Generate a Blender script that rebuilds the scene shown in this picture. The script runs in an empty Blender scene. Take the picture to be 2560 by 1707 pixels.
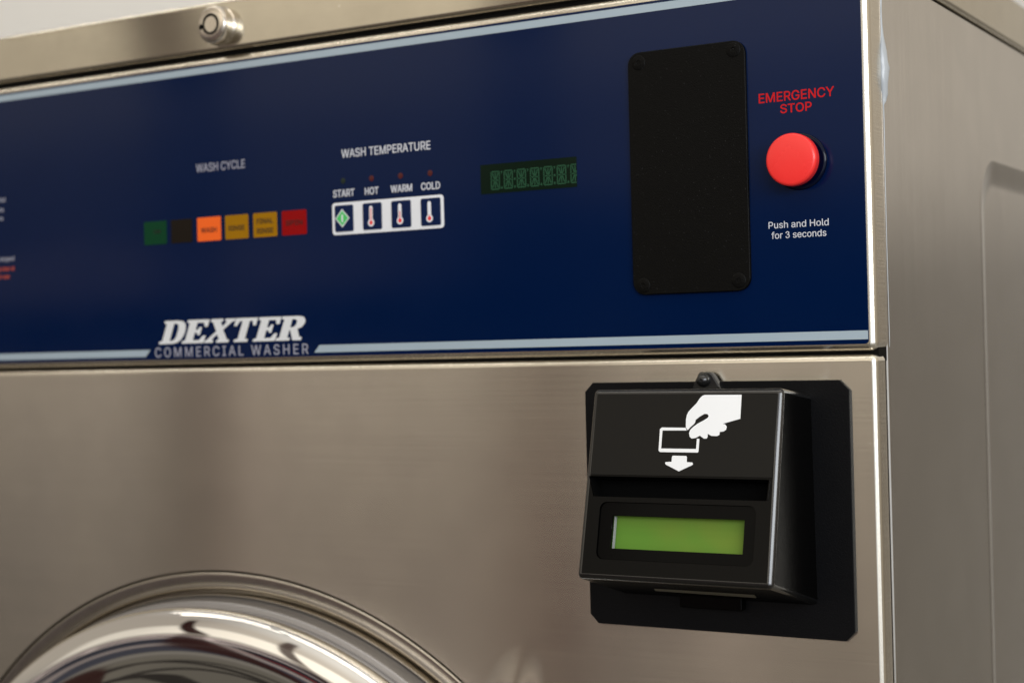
import bpy, bmesh, math, random
from mathutils import Vector, Matrix
random.seed(7)
sc = bpy.context.scene
COL = sc.collection
MM = 0.001
ZC = 1.05                      # height of the lens axis above the floor, metres


def P(x, y, z):
    """millimetres on the machine (x right, y away from the lens, z up from lens height) -> metres"""
    return Vector((x * MM, y * MM, z * MM + ZC))


# ------------------------------------------------------------------ camera
YAW, PITCH, ROLL, FPX = 0.531926, 0.002391, -0.02501036, 4064.47
fw = Vector((-math.sin(YAW) * math.cos(PITCH), math.cos(YAW) * math.cos(PITCH), math.sin(PITCH)))
rt0 = Vector((math.cos(YAW), math.sin(YAW), 0.0))
up0 = rt0.cross(fw)
rt = math.cos(ROLL) * rt0 + math.sin(ROLL) * up0
up = -math.sin(ROLL) * rt0 + math.cos(ROLL) * up0
cd = bpy.data.cameras.new('camera')
cam = bpy.data.objects.new('camera', cd)
COL.objects.link(cam)
M = Matrix.Identity(4)
for i in range(3):
    M[i][0], M[i][1], M[i][2] = rt[i], up[i], -fw[i]
M.translation = P(228.76, -700, 0)
cam.matrix_world = M
cd.sensor_fit = 'HORIZONTAL'
cd.sensor_width = 36.0
cd.lens = FPX / 2560 * 36.0
cd.clip_start, cd.clip_end = 0.02, 100
cd.dof.use_dof = True
cd.dof.focus_distance = 0.729
cd.dof.aperture_fstop = 7.6
cd.dof.aperture_blades = 7
sc.camera = cam

# ------------------------------------------------------------------ view
sc.render.engine = 'CYCLES'
sc.view_settings.view_transform = 'Standard'
sc.view_settings.look = 'None'
sc.view_settings.exposure = 0.0
sc.view_settings.gamma = 1.0
sc.view_settings.use_curve_mapping = False
try:
    sc.cycles.use_denoising = True
    sc.cycles.sample_clamp_indirect = 6.0
    sc.cycles.max_bounces = 8
    sc.cycles.caustics_reflective = False
except Exception:
    pass


# ------------------------------------------------------------------ node helpers
class NT:
    def __init__(self, tree):
        self.t = tree
        self.n, self.l = tree.nodes, tree.links

    def node(self, kind, **kw):
        n = self.n.new(kind)
        for k, v in kw.items():
            setattr(n, k, v)
        return n

    def put(self, sock, v):
        if isinstance(v, bpy.types.NodeSocket):
            self.l.new(v, sock)
        else:
            sock.default_value = v

    def math(self, op, a, b=None, clamp=False):
        n = self.node('ShaderNodeMath', operation=op, use_clamp=clamp)
        self.put(n.inputs[0], a)
        if b is not None:
            self.put(n.inputs[1], b)
        return n.outputs[0]

    def ramp(self, f, stops, mode='LINEAR'):
        n = self.node('ShaderNodeValToRGB')
        n.color_ramp.interpolation = mode
        els = n.color_ramp.elements
        while len(els) < len(stops):
            els.new(0.5)
        for e, (p, c) in zip(els, stops):
            e.position = p
            e.color = (*c, 1.0) if len(c) == 3 else c
        self.put(n.inputs[0], f)
        return n.outputs[0]

    def mix(self, f, a, b, mode='MIX'):
        n = self.node('ShaderNodeMix', data_type='RGBA', blend_type=mode)
        self.put(n.inputs[0], f)
        self.put(n.inputs[6], a if isinstance(a, bpy.types.NodeSocket) else (*a, 1.0))
        self.put(n.inputs[7], b if isinstance(b, bpy.types.NodeSocket) else (*b, 1.0))
        return n.outputs[2]

    def step(self, v, a, b):
        n = self.node('ShaderNodeMapRange', interpolation_type='SMOOTHSTEP')
        self.put(n.inputs[0], v)
        n.inputs[1].default_value, n.inputs[2].default_value = a, b
        return n.outputs[0]

    def band(self, v, a0, a1, b0, b1):
        return self.math('MULTIPLY', self.step(v, a0, a1), self.math('SUBTRACT', 1.0, self.step(v, b0, b1)))


# ------------------------------------------------------------------ world: the light of the laundry hall around the machine
world = bpy.data.worlds.new('World')
sc.world = world
world.use_nodes = True
W = NT(world.node_tree)
W.n.clear()
tc = W.node('ShaderNodeTexCoord')
sx = W.node('ShaderNodeSeparateXYZ')
W.l.new(tc.outputs['Generated'], sx.inputs[0])
el = W.math('MULTIPLY', W.math('ARCSINE', sx.outputs[2]), 180 / math.pi)
az = W.math('MULTIPLY', W.math('ARCTAN2', W.math('MULTIPLY', sx.outputs[0], -1.0),
                               W.math('MULTIPLY', sx.outputs[1], -1.0)), 180 / math.pi)
ef = W.math('DIVIDE', W.math('ADD', el, 90.0), 180.0)
ay = W.math('MAXIMUM', W.math('ABSOLUTE', sx.outputs[1]), 0.05)
vv = W.math('DIVIDE', sx.outputs[2], ay)          # height / distance on a wall facing the machine
uu = W.math('DIVIDE', W.math('MULTIPLY', sx.outputs[0], -1.0), ay)
K = lambda e: (e + 90) / 180.0
hall = W.ramp(ef, [(0.0, (.08, .07, .06)), (K(-40), (.21, .19, .155)), (K(-18), (.19, .17, .14)), (K(2), (.18, .155, .125)),
                   (K(6), (.46, .41, .34)), (K(12), (.52, .46, .37)), (K(34), (.50, .44, .36)), (K(46), (.62, .58, .51)), (1.0, (.56, .53, .48))])
# dark uprights of the hall, and a row of dark machines with paler gaps below eye level
front = W.math('LESS_THAN', sx.outputs[1], 0.0)
lean = W.math('MULTIPLY', W.math('MAXIMUM', W.math('SUBTRACT', vv, .24), 0.0), .5)
u1 = W.math('SUBTRACT', uu, lean)
colm = W.math('ADD', W.math('MULTIPLY', W.band(u1, .836, .852, .918, .934), 1.0),
              W.math('MULTIPLY', W.band(uu, .535, .55, .60, .615), 0.9))
# bright band added above the machines opposite to lift the steel's reflections
glow_band = W.math('MULTIPLY', W.math('MULTIPLY', W.band(vv, .16, .215, .52, .64), W.band(uu, -.05, .15, 1.5, 2.1)), front)
hall = W.mix(glow_band, hall, (.98, .89, .735))
colm = W.math('MULTIPLY', W.math('MULTIPLY', colm, front), W.math('MAXIMUM', W.band(vv, .20, .22, .9, 1.2), W.math('MAXIMUM', W.math('MULTIPLY', W.band(vv, -1.6, -1.2, -.02, .03), .95), W.math('MULTIPLY', W.band(vv, -.03, .0, .2, .25), .6))))
low = W.math('MULTIPLY', W.math('MULTIPLY', W.band(vv, -.46, -.40, .085, .115), W.band(uu, -.1, 0.0, 3.0, 3.6)), front)
mp = W.node('ShaderNodeCombineXYZ')
W.put(mp.inputs[0], W.math('MULTIPLY', uu, 1.0))
W.put(mp.inputs[1], W.math('MULTIPLY', W.math('ADD', vv, .03), 1.0))
br = W.node('ShaderNodeTexBrick')
W.l.new(mp.outputs[0], br.inputs['Vector'])
br.inputs['Color1'].default_value = (.012, .012, .014, 1)
br.inputs['Color2'].default_value = (.03, .026, .024, 1)
W.l.new(W.mix(W.step(uu, .55, .85), (.07, .06, .06), (.62, .51, .46)), br.inputs['Mortar'])
br.inputs['Scale'].default_value = 1.0
br.inputs['Mortar Size'].default_value = 0.032
br.inputs['Mortar Smooth'].default_value = 0.5
br.inputs['Brick Width'].default_value = .34
br.inputs['Row Height'].default_value = .10
# dark bases of the machines opposite, standing on a tiled floor
fl = W.math('MAXIMUM', W.math('MULTIPLY', sx.outputs[2], -1.0), 0.02)
fv = W.node('ShaderNodeCombineXYZ')
W.put(fv.inputs[0], W.math('DIVIDE', sx.outputs[0], fl))
W.put(fv.inputs[1], W.math('DIVIDE', sx.outputs[1], fl))
tl = W.node('ShaderNodeTexBrick')
W.l.new(fv.outputs[0], tl.inputs['Vector'])
tl.offset = 0.0
tl.inputs['Color1'].default_value = (.19, .17, .135, 1)
tl.inputs['Color2'].default_value = (.13, .115, .09, 1)
tl.inputs['Mortar'].default_value = (.035, .03, .025, 1)
tl.inputs['Scale'].default_value = 1.0
tl.inputs['Mortar Size'].default_value = .05
tl.inputs['Brick Width'].default_value = .46
tl.inputs['Row Height'].default_value = .46
hall = W.mix(W.math('MULTIPLY', W.step(W.math('MULTIPLY', el, -1.0), 19, 24), front), hall, tl.outputs[0])
b2 = W.node('ShaderNodeTexBrick')
W.l.new(mp.outputs[0], b2.inputs['Vector'])
b2.inputs['Color1'].default_value = (.010, .010, .013, 1)
b2.inputs['Color2'].default_value = (.05, .05, .06, 1)
b2.inputs['Mortar'].default_value = (.24, .20, .18, 1)
b2.inputs['Scale'].default_value = 1.0
b2.inputs['Mortar Size'].default_value = .035
b2.inputs['Mortar Smooth'].default_value = .3
b2.inputs['Brick Width'].default_value = .42
b2.inputs['Row Height'].default_value = .22
lowc = W.mix(W.step(vv, -.06, -.02), b2.outputs[0], br.outputs[0])
hall = W.mix(low, hall, lowc)
hall = W.mix(colm, hall, (.030, .012, .010))
# the far side of the hall falls off to the left
hall = W.mix(1.0, hall, W.ramp(W.math('MULTIPLY', uu, .5), [(.15, (1.30, 1.30, 1.30)), (.60, (.68, .68, .69))]), 'MULTIPLY')
# the narrow space behind and beside the machine is dimmer
hall = W.mix(W.step(sx.outputs[1], .1, .5), hall, W.mix(1.0, hall, (.70, .70, .71), 'MULTIPLY'))
# daylight of the shop windows to the right
azr = W.math('MULTIPLY', az, -1.0)
day = W.math('MULTIPLY', W.band(azr, -4, 4, 62, 80), W.band(el, -16, -8, 24, 36))
hall = W.mix(day, hall, (.85, .89, .95))
redl = W.math('MULTIPLY', W.band(el, -8.9, -8.5, -7.9, -7.5), W.band(az, -10, 0, 34, 42))
hall = W.mix(W.math('MULTIPLY', redl, 0.7), hall, (.34, .03, .022))
bg = W.node('ShaderNodeBackground')
W.l.new(hall, bg.inputs[0])
bg.inputs[1].default_value = 1.17
wo = W.node('ShaderNodeOutputWorld')
W.l.new(bg.outputs[0], wo.inputs[0])


# ------------------------------------------------------------------ lamps: a tall window to the front right, ceiling tubes, an added fill for the wall
def area(name, loc, target, sx_, sy_, watts, col):
    ld = bpy.data.lights.new(name, 'AREA')
    ld.shape = 'RECTANGLE'
    ld.size, ld.size_y = sx_, sy_
    ld.energy = watts
    ld.color = col
    o = bpy.data.objects.new(name, ld)
    COL.objects.link(o)
    o.location = loc
    o.rotation_euler = (Vector(target) - Vector(loc)).to_track_quat('-Z', 'Y').to_euler()
    return o


area('window_light', (0.90, -0.93, ZC + 0.33), (0, 0, ZC), 1.30, 0.36, 11.0, (.93, .965, 1.0))
for x, y, w_ in ((-1.62, .75, 8.8), (-1.75, -.48, 1.9), (-.44, -.48, 1.9), (.87, -.48, 1.9), (-1.75, -.95, 1.5), (-.44, -.95, 1.5), (.87, -.95, 1.5)):  # first one is an unseen lamp added to brighten the wall
    area('ceiling_tube_and_fill', (x, y, ZC + 1.62), (x, y, 0), 1.22, 0.06, w_, (1.0, .94, .84))


# ------------------------------------------------------------------ materials
def mat(name):
    m = bpy.data.materials.new(name)
    m.use_nodes = True
    T = NT(m.node_tree)
    b = T.n['Principled BSDF']
    return m, T, b


def simple(name, col, rough=.5, metal=0.0, grain=0.0, gscale=900, bump=0.0, spec=.5, var=.06, speck=0.0, coat=0.0, dust=0.0):
    m, T, b = mat(name)
    tcn = T.node('ShaderNodeTexCoord')
    nz = T.node('ShaderNodeTexNoise')
    T.l.new(tcn.outputs['Object'], nz.inputs['Vector'])
    nz.inputs['Scale'].default_value = 24
    nz.inputs['Detail'].default_value = 5
    c = T.mix(nz.outputs[0], tuple(v * (1 - var) for v in col), tuple(min(1, v * (1 + var)) for v in col))
    if speck:
        n2 = T.node('ShaderNodeTexNoise')
        T.l.new(tcn.outputs['Object'], n2.inputs['Vector'])
        n2.inputs['Scale'].default_value = 1500
        n2.inputs['Detail'].default_value = 1
        c = T.mix(T.step(n2.outputs[0], .735, .78), c, tuple(min(1, v + speck) for v in col))
    if dust:
        vo = T.node('ShaderNodeTexVoronoi')
        vo.inputs['Scale'].default_value = 130
        T.l.new(tcn.outputs['Object'], vo.inputs['Vector'])
        sp_ = T.node('ShaderNodeSeparateColor')
        T.l.new(vo.outputs['Color'], sp_.inputs[0])
        on = T.math('MULTIPLY', T.math('LESS_THAN', vo.outputs['Distance'], T.math('MULTIPLY', sp_.outputs[1], .055)), T.math('LESS_THAN', sp_.outputs[0], dust))
        c = T.mix(T.math('MULTIPLY', on, .35), c, (.45, .44, .42))
    T.l.new(c, b.inputs['Base Color'])
    b.inputs['Metallic'].default_value = metal
    b.inputs['Specular IOR Level'].default_value = spec
    T.put(b.inputs['Roughness'], T.math('ADD', rough - .03, T.math('MULTIPLY', nz.outputs[0], .06)))
    if coat:
        b.inputs['Coat Weight'].default_value = coat
        b.inputs['Coat Roughness'].default_value = .04
    if bump:
        n3 = T.node('ShaderNodeTexNoise')
        T.l.new(tcn.outputs['Object'], n3.inputs['Vector'])
        n3.inputs['Scale'].default_value = gscale
        n3.inputs['Detail'].default_value = 2
        bp = T.node('ShaderNodeBump')
        bp.inputs['Strength'].default_value = bump
        bp.inputs['Distance'].default_value = 0.0003
        T.l.new(n3.outputs[0], bp.inputs['Height'])
        T.l.new(bp.outputs[0], b.inputs['Normal'])
    return m


def steel(name, tangent, col=(.81, .76, .665), rough=.22, aniso=1.0, stretch=(6, 6, 700), rot=0.25, streak=.010):
    """brushed stainless steel; the grain runs along `tangent`"""
    m, T, b = mat(name)
    tcn = T.node('ShaderNodeTexCoord')
    mpn = T.node('ShaderNodeMapping')
    mpn.inputs['Scale'].default_value = stretch
    T.l.new(tcn.outputs['Object'], mpn.inputs['Vector'])
    g = T.node('ShaderNodeTexNoise')
    T.l.new(mpn.outputs[0], g.inputs['Vector'])
    g.inputs['Scale'].default_value = 1.0
    g.inputs['Detail'].default_value = 4
    big = T.node('ShaderNodeTexNoise')
    T.l.new(tcn.outputs['Object'], big.inputs['Vector'])
    big.inputs['Scale'].default_value = 9
    big.inputs['Detail'].default_value = 6
    big.inputs['Roughness'].default_value = .6
    c = T.mix(T.step(g.outputs[0], .25, .75), tuple(v * (1 - streak) for v in col), tuple(v * (1 + streak) for v in col))
    mot = T.node('ShaderNodeTexNoise')
    T.l.new(tcn.outputs['Object'], mot.inputs['Vector'])
    mot.inputs['Scale'].default_value = 38
    mot.inputs['Detail'].default_value = 3
    c = T.mix(T.step(mot.outputs[0], .35, .65), T.mix(1.0, c, (.98, .98, .98), 'MULTIPLY'), T.mix(1.0, c, (1.018, 1.018, 1.018), 'MULTIPLY'))
    c = T.mix(T.step(big.outputs[0], .35, .7), c, T.mix(1.0, c, (.955, .95, .94), 'MULTIPLY'))
    # tiny nicks and dust
    sp = T.node('ShaderNodeTexVoronoi')
    sp.inputs['Scale'].default_value = 70
    T.l.new(tcn.outputs['Object'], sp.inputs['Vector'])
    c = T.mix(T.math('MULTIPLY', T.math('LESS_THAN', sp.outputs['Distance'], .035), .5), c, (.9, .88, .84))
    T.l.new(c, b.inputs['Base Color'])
    b.inputs['Metallic'].default_value = 1.0
    T.put(b.inputs['Roughness'], T.math('ADD', rough - .075, T.math('ADD', T.math('MULTIPLY', g.outputs[0], .04), T.math('MULTIPLY', big.outputs[0], .08))))
    b.inputs['Anisotropic'].default_value = aniso
    b.inputs['Anisotropic Rotation'].default_value = rot
    cx = T.node('ShaderNodeCombineXYZ')
    for i in range(3):
        cx.inputs[i].default_value = tangent[i]
    T.l.new(cx.outputs[0], b.inputs['Tangent'])
    bp = T.node('ShaderNodeBump')
    bp.inputs['Strength'].default_value = .025
    bp.inputs['Distance'].default_value = .0002
    T.l.new(g.outputs[0], bp.inputs['Height'])
    T.l.new(bp.outputs[0], b.inputs['Normal'])
    return m


def screen_mat(name, col, emit):
    m, T, b = mat(name)
    tcn = T.node('ShaderNodeTexCoord')
    nz = T.node('ShaderNodeTexNoise')
    T.l.new(tcn.outputs['Object'], nz.inputs['Vector'])
    nz.inputs['Scale'].default_value = 30
    nz.inputs['Detail'].default_value = 2
    c = T.mix(T.step(nz.outputs[0], .4, .75), col, (col[0] * 1.35, col[1] * .96, col[2] * 1.05))
    T.l.new(c, b.inputs['Base Color'])
    T.l.new(c, b.inputs['Emission Color'])
    b.inputs['Emission Strength'].default_value = emit
    b.inputs['Roughness'].default_value = .25
    b.inputs['Specular IOR Level'].default_value = .08
    return m


S_FRONT = steel('brushed_steel_front', (1, 0, 0), stretch=(5, 5, 900))
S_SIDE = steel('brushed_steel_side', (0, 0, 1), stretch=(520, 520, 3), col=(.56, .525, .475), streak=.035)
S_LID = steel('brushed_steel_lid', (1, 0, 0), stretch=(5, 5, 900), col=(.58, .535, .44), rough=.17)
GAP_SHADE = simple('gap_shade', (.004, .0035, .0026), .7, spec=.1)  # near-black colour stands in for the shade inside the gaps
BLUE = simple('blue_fascia', (.0002, .0080, .0435), .10, spec=.19, var=.05)
STRIPE = simple('pale_blue_print', (.36, .44, .50), .25)
PRINT = simple('white_print', (.62, .63, .68), .3)
PRINT_DIM = simple('grey_print', (.33, .33, .40), .3)
LOGO = simple('white_logo_print', (.74, .75, .76), .3)
REDP = simple('red_print', (.52, .012, .016), .3, spec=.10)
ORANGEP = simple('orange_print', (.5, .07, .03), .3)
WHITE = simple('white_plastic', (.80, .81, .84), .3)
KEYBLUE = simple('navy_key', (.0015, .011, .055), .15, spec=.2)
GREENP = simple('green_print', (.06, .52, .12), .3)
REDBULB = simple('red_bulb_print', (.80, .05, .05), .3)
PINKP = simple('pink_print', (.78, .36, .36), .3)
BLACK = simple('black_powder_coat', (.0018, .0017, .0015), .42, bump=.35, gscale=1400, speck=.05, spec=.11)
PLATE = simple('black_plate_coat', (.0020, .0021, .0028), .42, bump=.3, gscale=1700, speck=.02, spec=.16)
ABS = simple('black_plastic', (.0008, .0007, .0007), .26, spec=.12, bump=.05, gscale=900)
ABS_EDGE = simple('highlight_edge', (.003, .003, .0031), .22, spec=.7, coat=.45)  # highlight put into the edge by lighter colour and more gloss
STICKER = simple('black_overlay', (.0034, .0031, .0027), .34, spec=.22, dust=.5)
GLOSSB = simple('black_gloss', (.0016, .0015, .0015), .10, spec=.06)
PIT = simple('black_recess', (.002, .002, .002), .8, spec=.05)
SCREWB = simple('black_oxide_screw', (.012, .012, .012), .16, spec=.7)
ESTOP = simple('red_button', (.92, .034, .030), .27, spec=.5)
COLLAR = simple('navy_collar', (.0004, .0025, .014), .10, spec=.2)
CHROME = simple('polished_chrome', (.86, .85, .84), .035, metal=1.0, var=.01)
RIMM = steel('spun_steel_rim', (1, 0, 0), col=(.56, .52, .46), rough=.24, aniso=.0, stretch=(90, 90, 90))
GREYM = simple('grey_door_casting', (.34, .33, .335), .34, metal=.85, var=.05)
LOCKM = simple('lock_steel', (.68, .62, .54), .24, metal=1.0)
CAULK = simple('pale_sealant', (.46, .49, .515), .25, spec=.6, var=.1)
LCDG = screen_mat('green_lcd', (.098, .215, .028), .06)
VFD_BG = simple('dark_display', (.0026, .0100, .0050), .10, spec=.14)
VFD = simple('display_segments', (.016, .070, .034), .3, spec=.2)
GLASS = simple('dark_door_glass', (.03, .028, .025), .06)
WALLM = simple('painted_wall', (.80, .78, .74), .8, var=.02, bump=.03, gscale=300)
STRIPSLIT = simple('exit_strip', (.28, .26, .2), .35, metal=.6)


# ------------------------------------------------------------------ object helpers
def link(name, me, parent=None, label=None):
    o = bpy.data.objects.new(name, me)
    COL.objects.link(o)
    if parent is not None:
        o.parent = parent
        o.matrix_parent_inverse = WORLD[parent.name].inverted()
    WORLD[o.name] = Matrix.Identity(4)
    if label:
        o['label'] = label
    return o


WORLD = {}


def thing(name, loc, label, cat):
    o = bpy.data.objects.new(name, None)
    o.empty_display_size = .05
    COL.objects.link(o)
    o.location = loc
    o['label'] = label
    o['category'] = cat
    WORLD[o.name] = Matrix.Translation(loc)
    return o


def mesh_of(bm, name, mats, smooth=True, angle=40):
    bmesh.ops.recalc_face_normals(bm, faces=bm.faces)
    me = bpy.data.meshes.new(name)
    bm.to_mesh(me)
    bm.free()
    for m in (mats if isinstance(mats, (list, tuple)) else [mats]):
        me.materials.append(m)
    if smooth:
        me.polygons.foreach_set('use_smooth', [True] * len(me.polygons))
        try:
            me.set_sharp_from_angle(angle=math.radians(angle))
        except Exception:
            pass
    return me


def put(name, bm, mats, parent, label=None, smooth=True, angle=40):
    o = link(name, mesh_of(bm, name, mats, smooth, angle), parent, label)
    if smooth:
        flat_normals(o)
    return o


def flat_normals(o):
    """keeps large flat faces flat next to their rounded edges"""
    md = o.modifiers.new('normals', 'WEIGHTED_NORMAL')
    md.mode, md.weight, md.keep_sharp = 'FACE_AREA', 100, True


def rounded_box(bm, x0, x1, y0, y1, z0, z1, r, seg=8, corner=1.12):
    """box in mm whose front (y0) edges are rolled back with radius r; the corners are rounded too"""
    if r <= 0:
        vs = [bm.verts.new(P(x, y, z)) for x in (x0, x1) for y in (y0, y1) for z in (z0, z1)]
        for idx in ((0, 1, 3, 2), (4, 6, 7, 5), (0, 4, 5, 1), (2, 3, 7, 6), (0, 2, 6, 4), (1, 5, 7, 3)):
            bm.faces.new([vs[i] for i in idx])
        return
    R = r * corner
    rings = []
    for k in range(seg + 1):
        a = math.radians(90 * k / seg)
        ins, y = r * (1 - math.sin(a)), y0 + r * (1 - math.cos(a))
        rings.append([bm.verts.new(P(x, y, z)) for x, z in rrect(x0 + ins, x1 - ins, z0 + ins, z1 - ins, R - ins, 8)])
    rings.append([bm.verts.new(P(x, y1, z)) for x, z in rrect(x0, x1, z0, z1, R, 8)])
    n = len(rings[0])
    bm.faces.new(rings[0])
    bm.faces.new(rings[-1][::-1])
    for p, q in zip(rings, rings[1:]):
        for k in range(n):
            bm.faces.new([p[k], p[(k + 1) % n], q[(k + 1) % n], q[k]])


def rrect(x0, x1, z0, z1, r, n=6):
    pts = []
    for cx, cz, a0 in ((x1 - r, z1 - r, 0), (x0 + r, z1 - r, 90), (x0 + r, z0 + r, 180), (x1 - r, z0 + r, 270)):
        for k in range(n + 1):
            a = math.radians(a0 + 90 * k / n)
            pts.append((cx + r * math.cos(a), cz + r * math.sin(a)))
    return pts


def flat_map(y):
    return lambda x, z, d: P(x, y - d, z)


def slab(bm, pts, fmap, t, bev=0.0, seg=2, base=0.0, mi=0):
    """extruded outline: pts in the map's plane, thickness t towards the lens, optional bevelled front edge"""
    vb = [bm.verts.new(fmap(x, z, base)) for x, z in pts]
    vf = [bm.verts.new(fmap(x, z, base + t)) for x, z in pts]
    n = len(pts)
    f0 = bm.faces.new(vf)
    f1 = bm.faces.new(vb[::-1])
    fs = [f0, f1]
    for i in range(n):
        fs.append(bm.faces.new([vb[i], vb[(i + 1) % n], vf[(i + 1) % n], vf[i]]))
    for f in fs:
        f.material_index = mi
    if bev:
        bmesh.ops.recalc_face_normals(bm, faces=fs)
        r = bmesh.ops.bevel(bm, geom=list(f0.edges), offset=bev * MM, segments=seg, profile=.5, affect='EDGES')
        for f in r['faces']:
            f.material_index = mi


def lathe(bm, cx, cz, prof, n=128, mi=None, close=True):
    """profile list of (radius, y[, material]) about an axis parallel to y"""
    rings = []
    for p in prof:
        r, y = p[0], p[1]
        if r < 1e-6:
            rings.append([bm.verts.new(P(cx, y, cz))])
        else:
            rings.append([bm.verts.new(P(cx + r * math.cos(2 * math.pi * k / n), y, cz + r * math.sin(2 * math.pi * k / n))) for k in range(n)])
    for j in range(len(rings) - 1):
        a, b = rings[j], rings[j + 1]
        m_ = prof[j + 1][2] if len(prof[j + 1]) > 2 else 0
        for k in range(n):
            k2 = (k + 1) % n
            if len(a) == 1:
                f = bm.faces.new([a[0], b[k], b[k2]])
            elif len(b) == 1:
                f = bm.faces.new([a[k], a[k2], b[0]])
            else:
                f = bm.faces.new([a[k], a[k2], b[k2], b[k]])
            f.material_index = m_


def outline_mesh(loops_list, fmap, t, off=0.0, name='m'):
    """fills 2-D outlines (with holes) and gives them thickness t (mm); loops in mm"""
    cu = bpy.data.curves.new(name, 'CURVE')
    cu.dimensions = '2D'
    cu.fill_mode = 'BOTH'
    cu.extrude = 1.0
    KF = 25.0                                  # filled large, then shrunk: the filler merges close points
    cu.offset = off * KF
    for lp in loops_list:
        s = cu.splines.new('POLY')
        s.points.add(len(lp) - 1)
        for q, (x, z) in zip(s.points, lp):
            q.co = (x * KF, z * KF, 0, 1)
        s.use_cyclic_u = True
    o = bpy.data.objects.new(name, cu)
    COL.objects.link(o)
    dg = bpy.context.evaluated_depsgraph_get()
    me = bpy.data.meshes.new_from_object(o.evaluated_get(dg))
    bpy.data.objects.remove(o)
    bpy.data.curves.remove(cu)
    bm = bmesh.new()
    bm.from_mesh(me)
    bpy.data.meshes.remove(me)
    bmesh.ops.remove_doubles(bm, verts=bm.verts, dist=1e-4)
    for v in bm.verts:
        x, z, d = v.co
        v.co = fmap(x / KF, z / KF, (d * .5 + .5) * t)
    return bm


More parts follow.
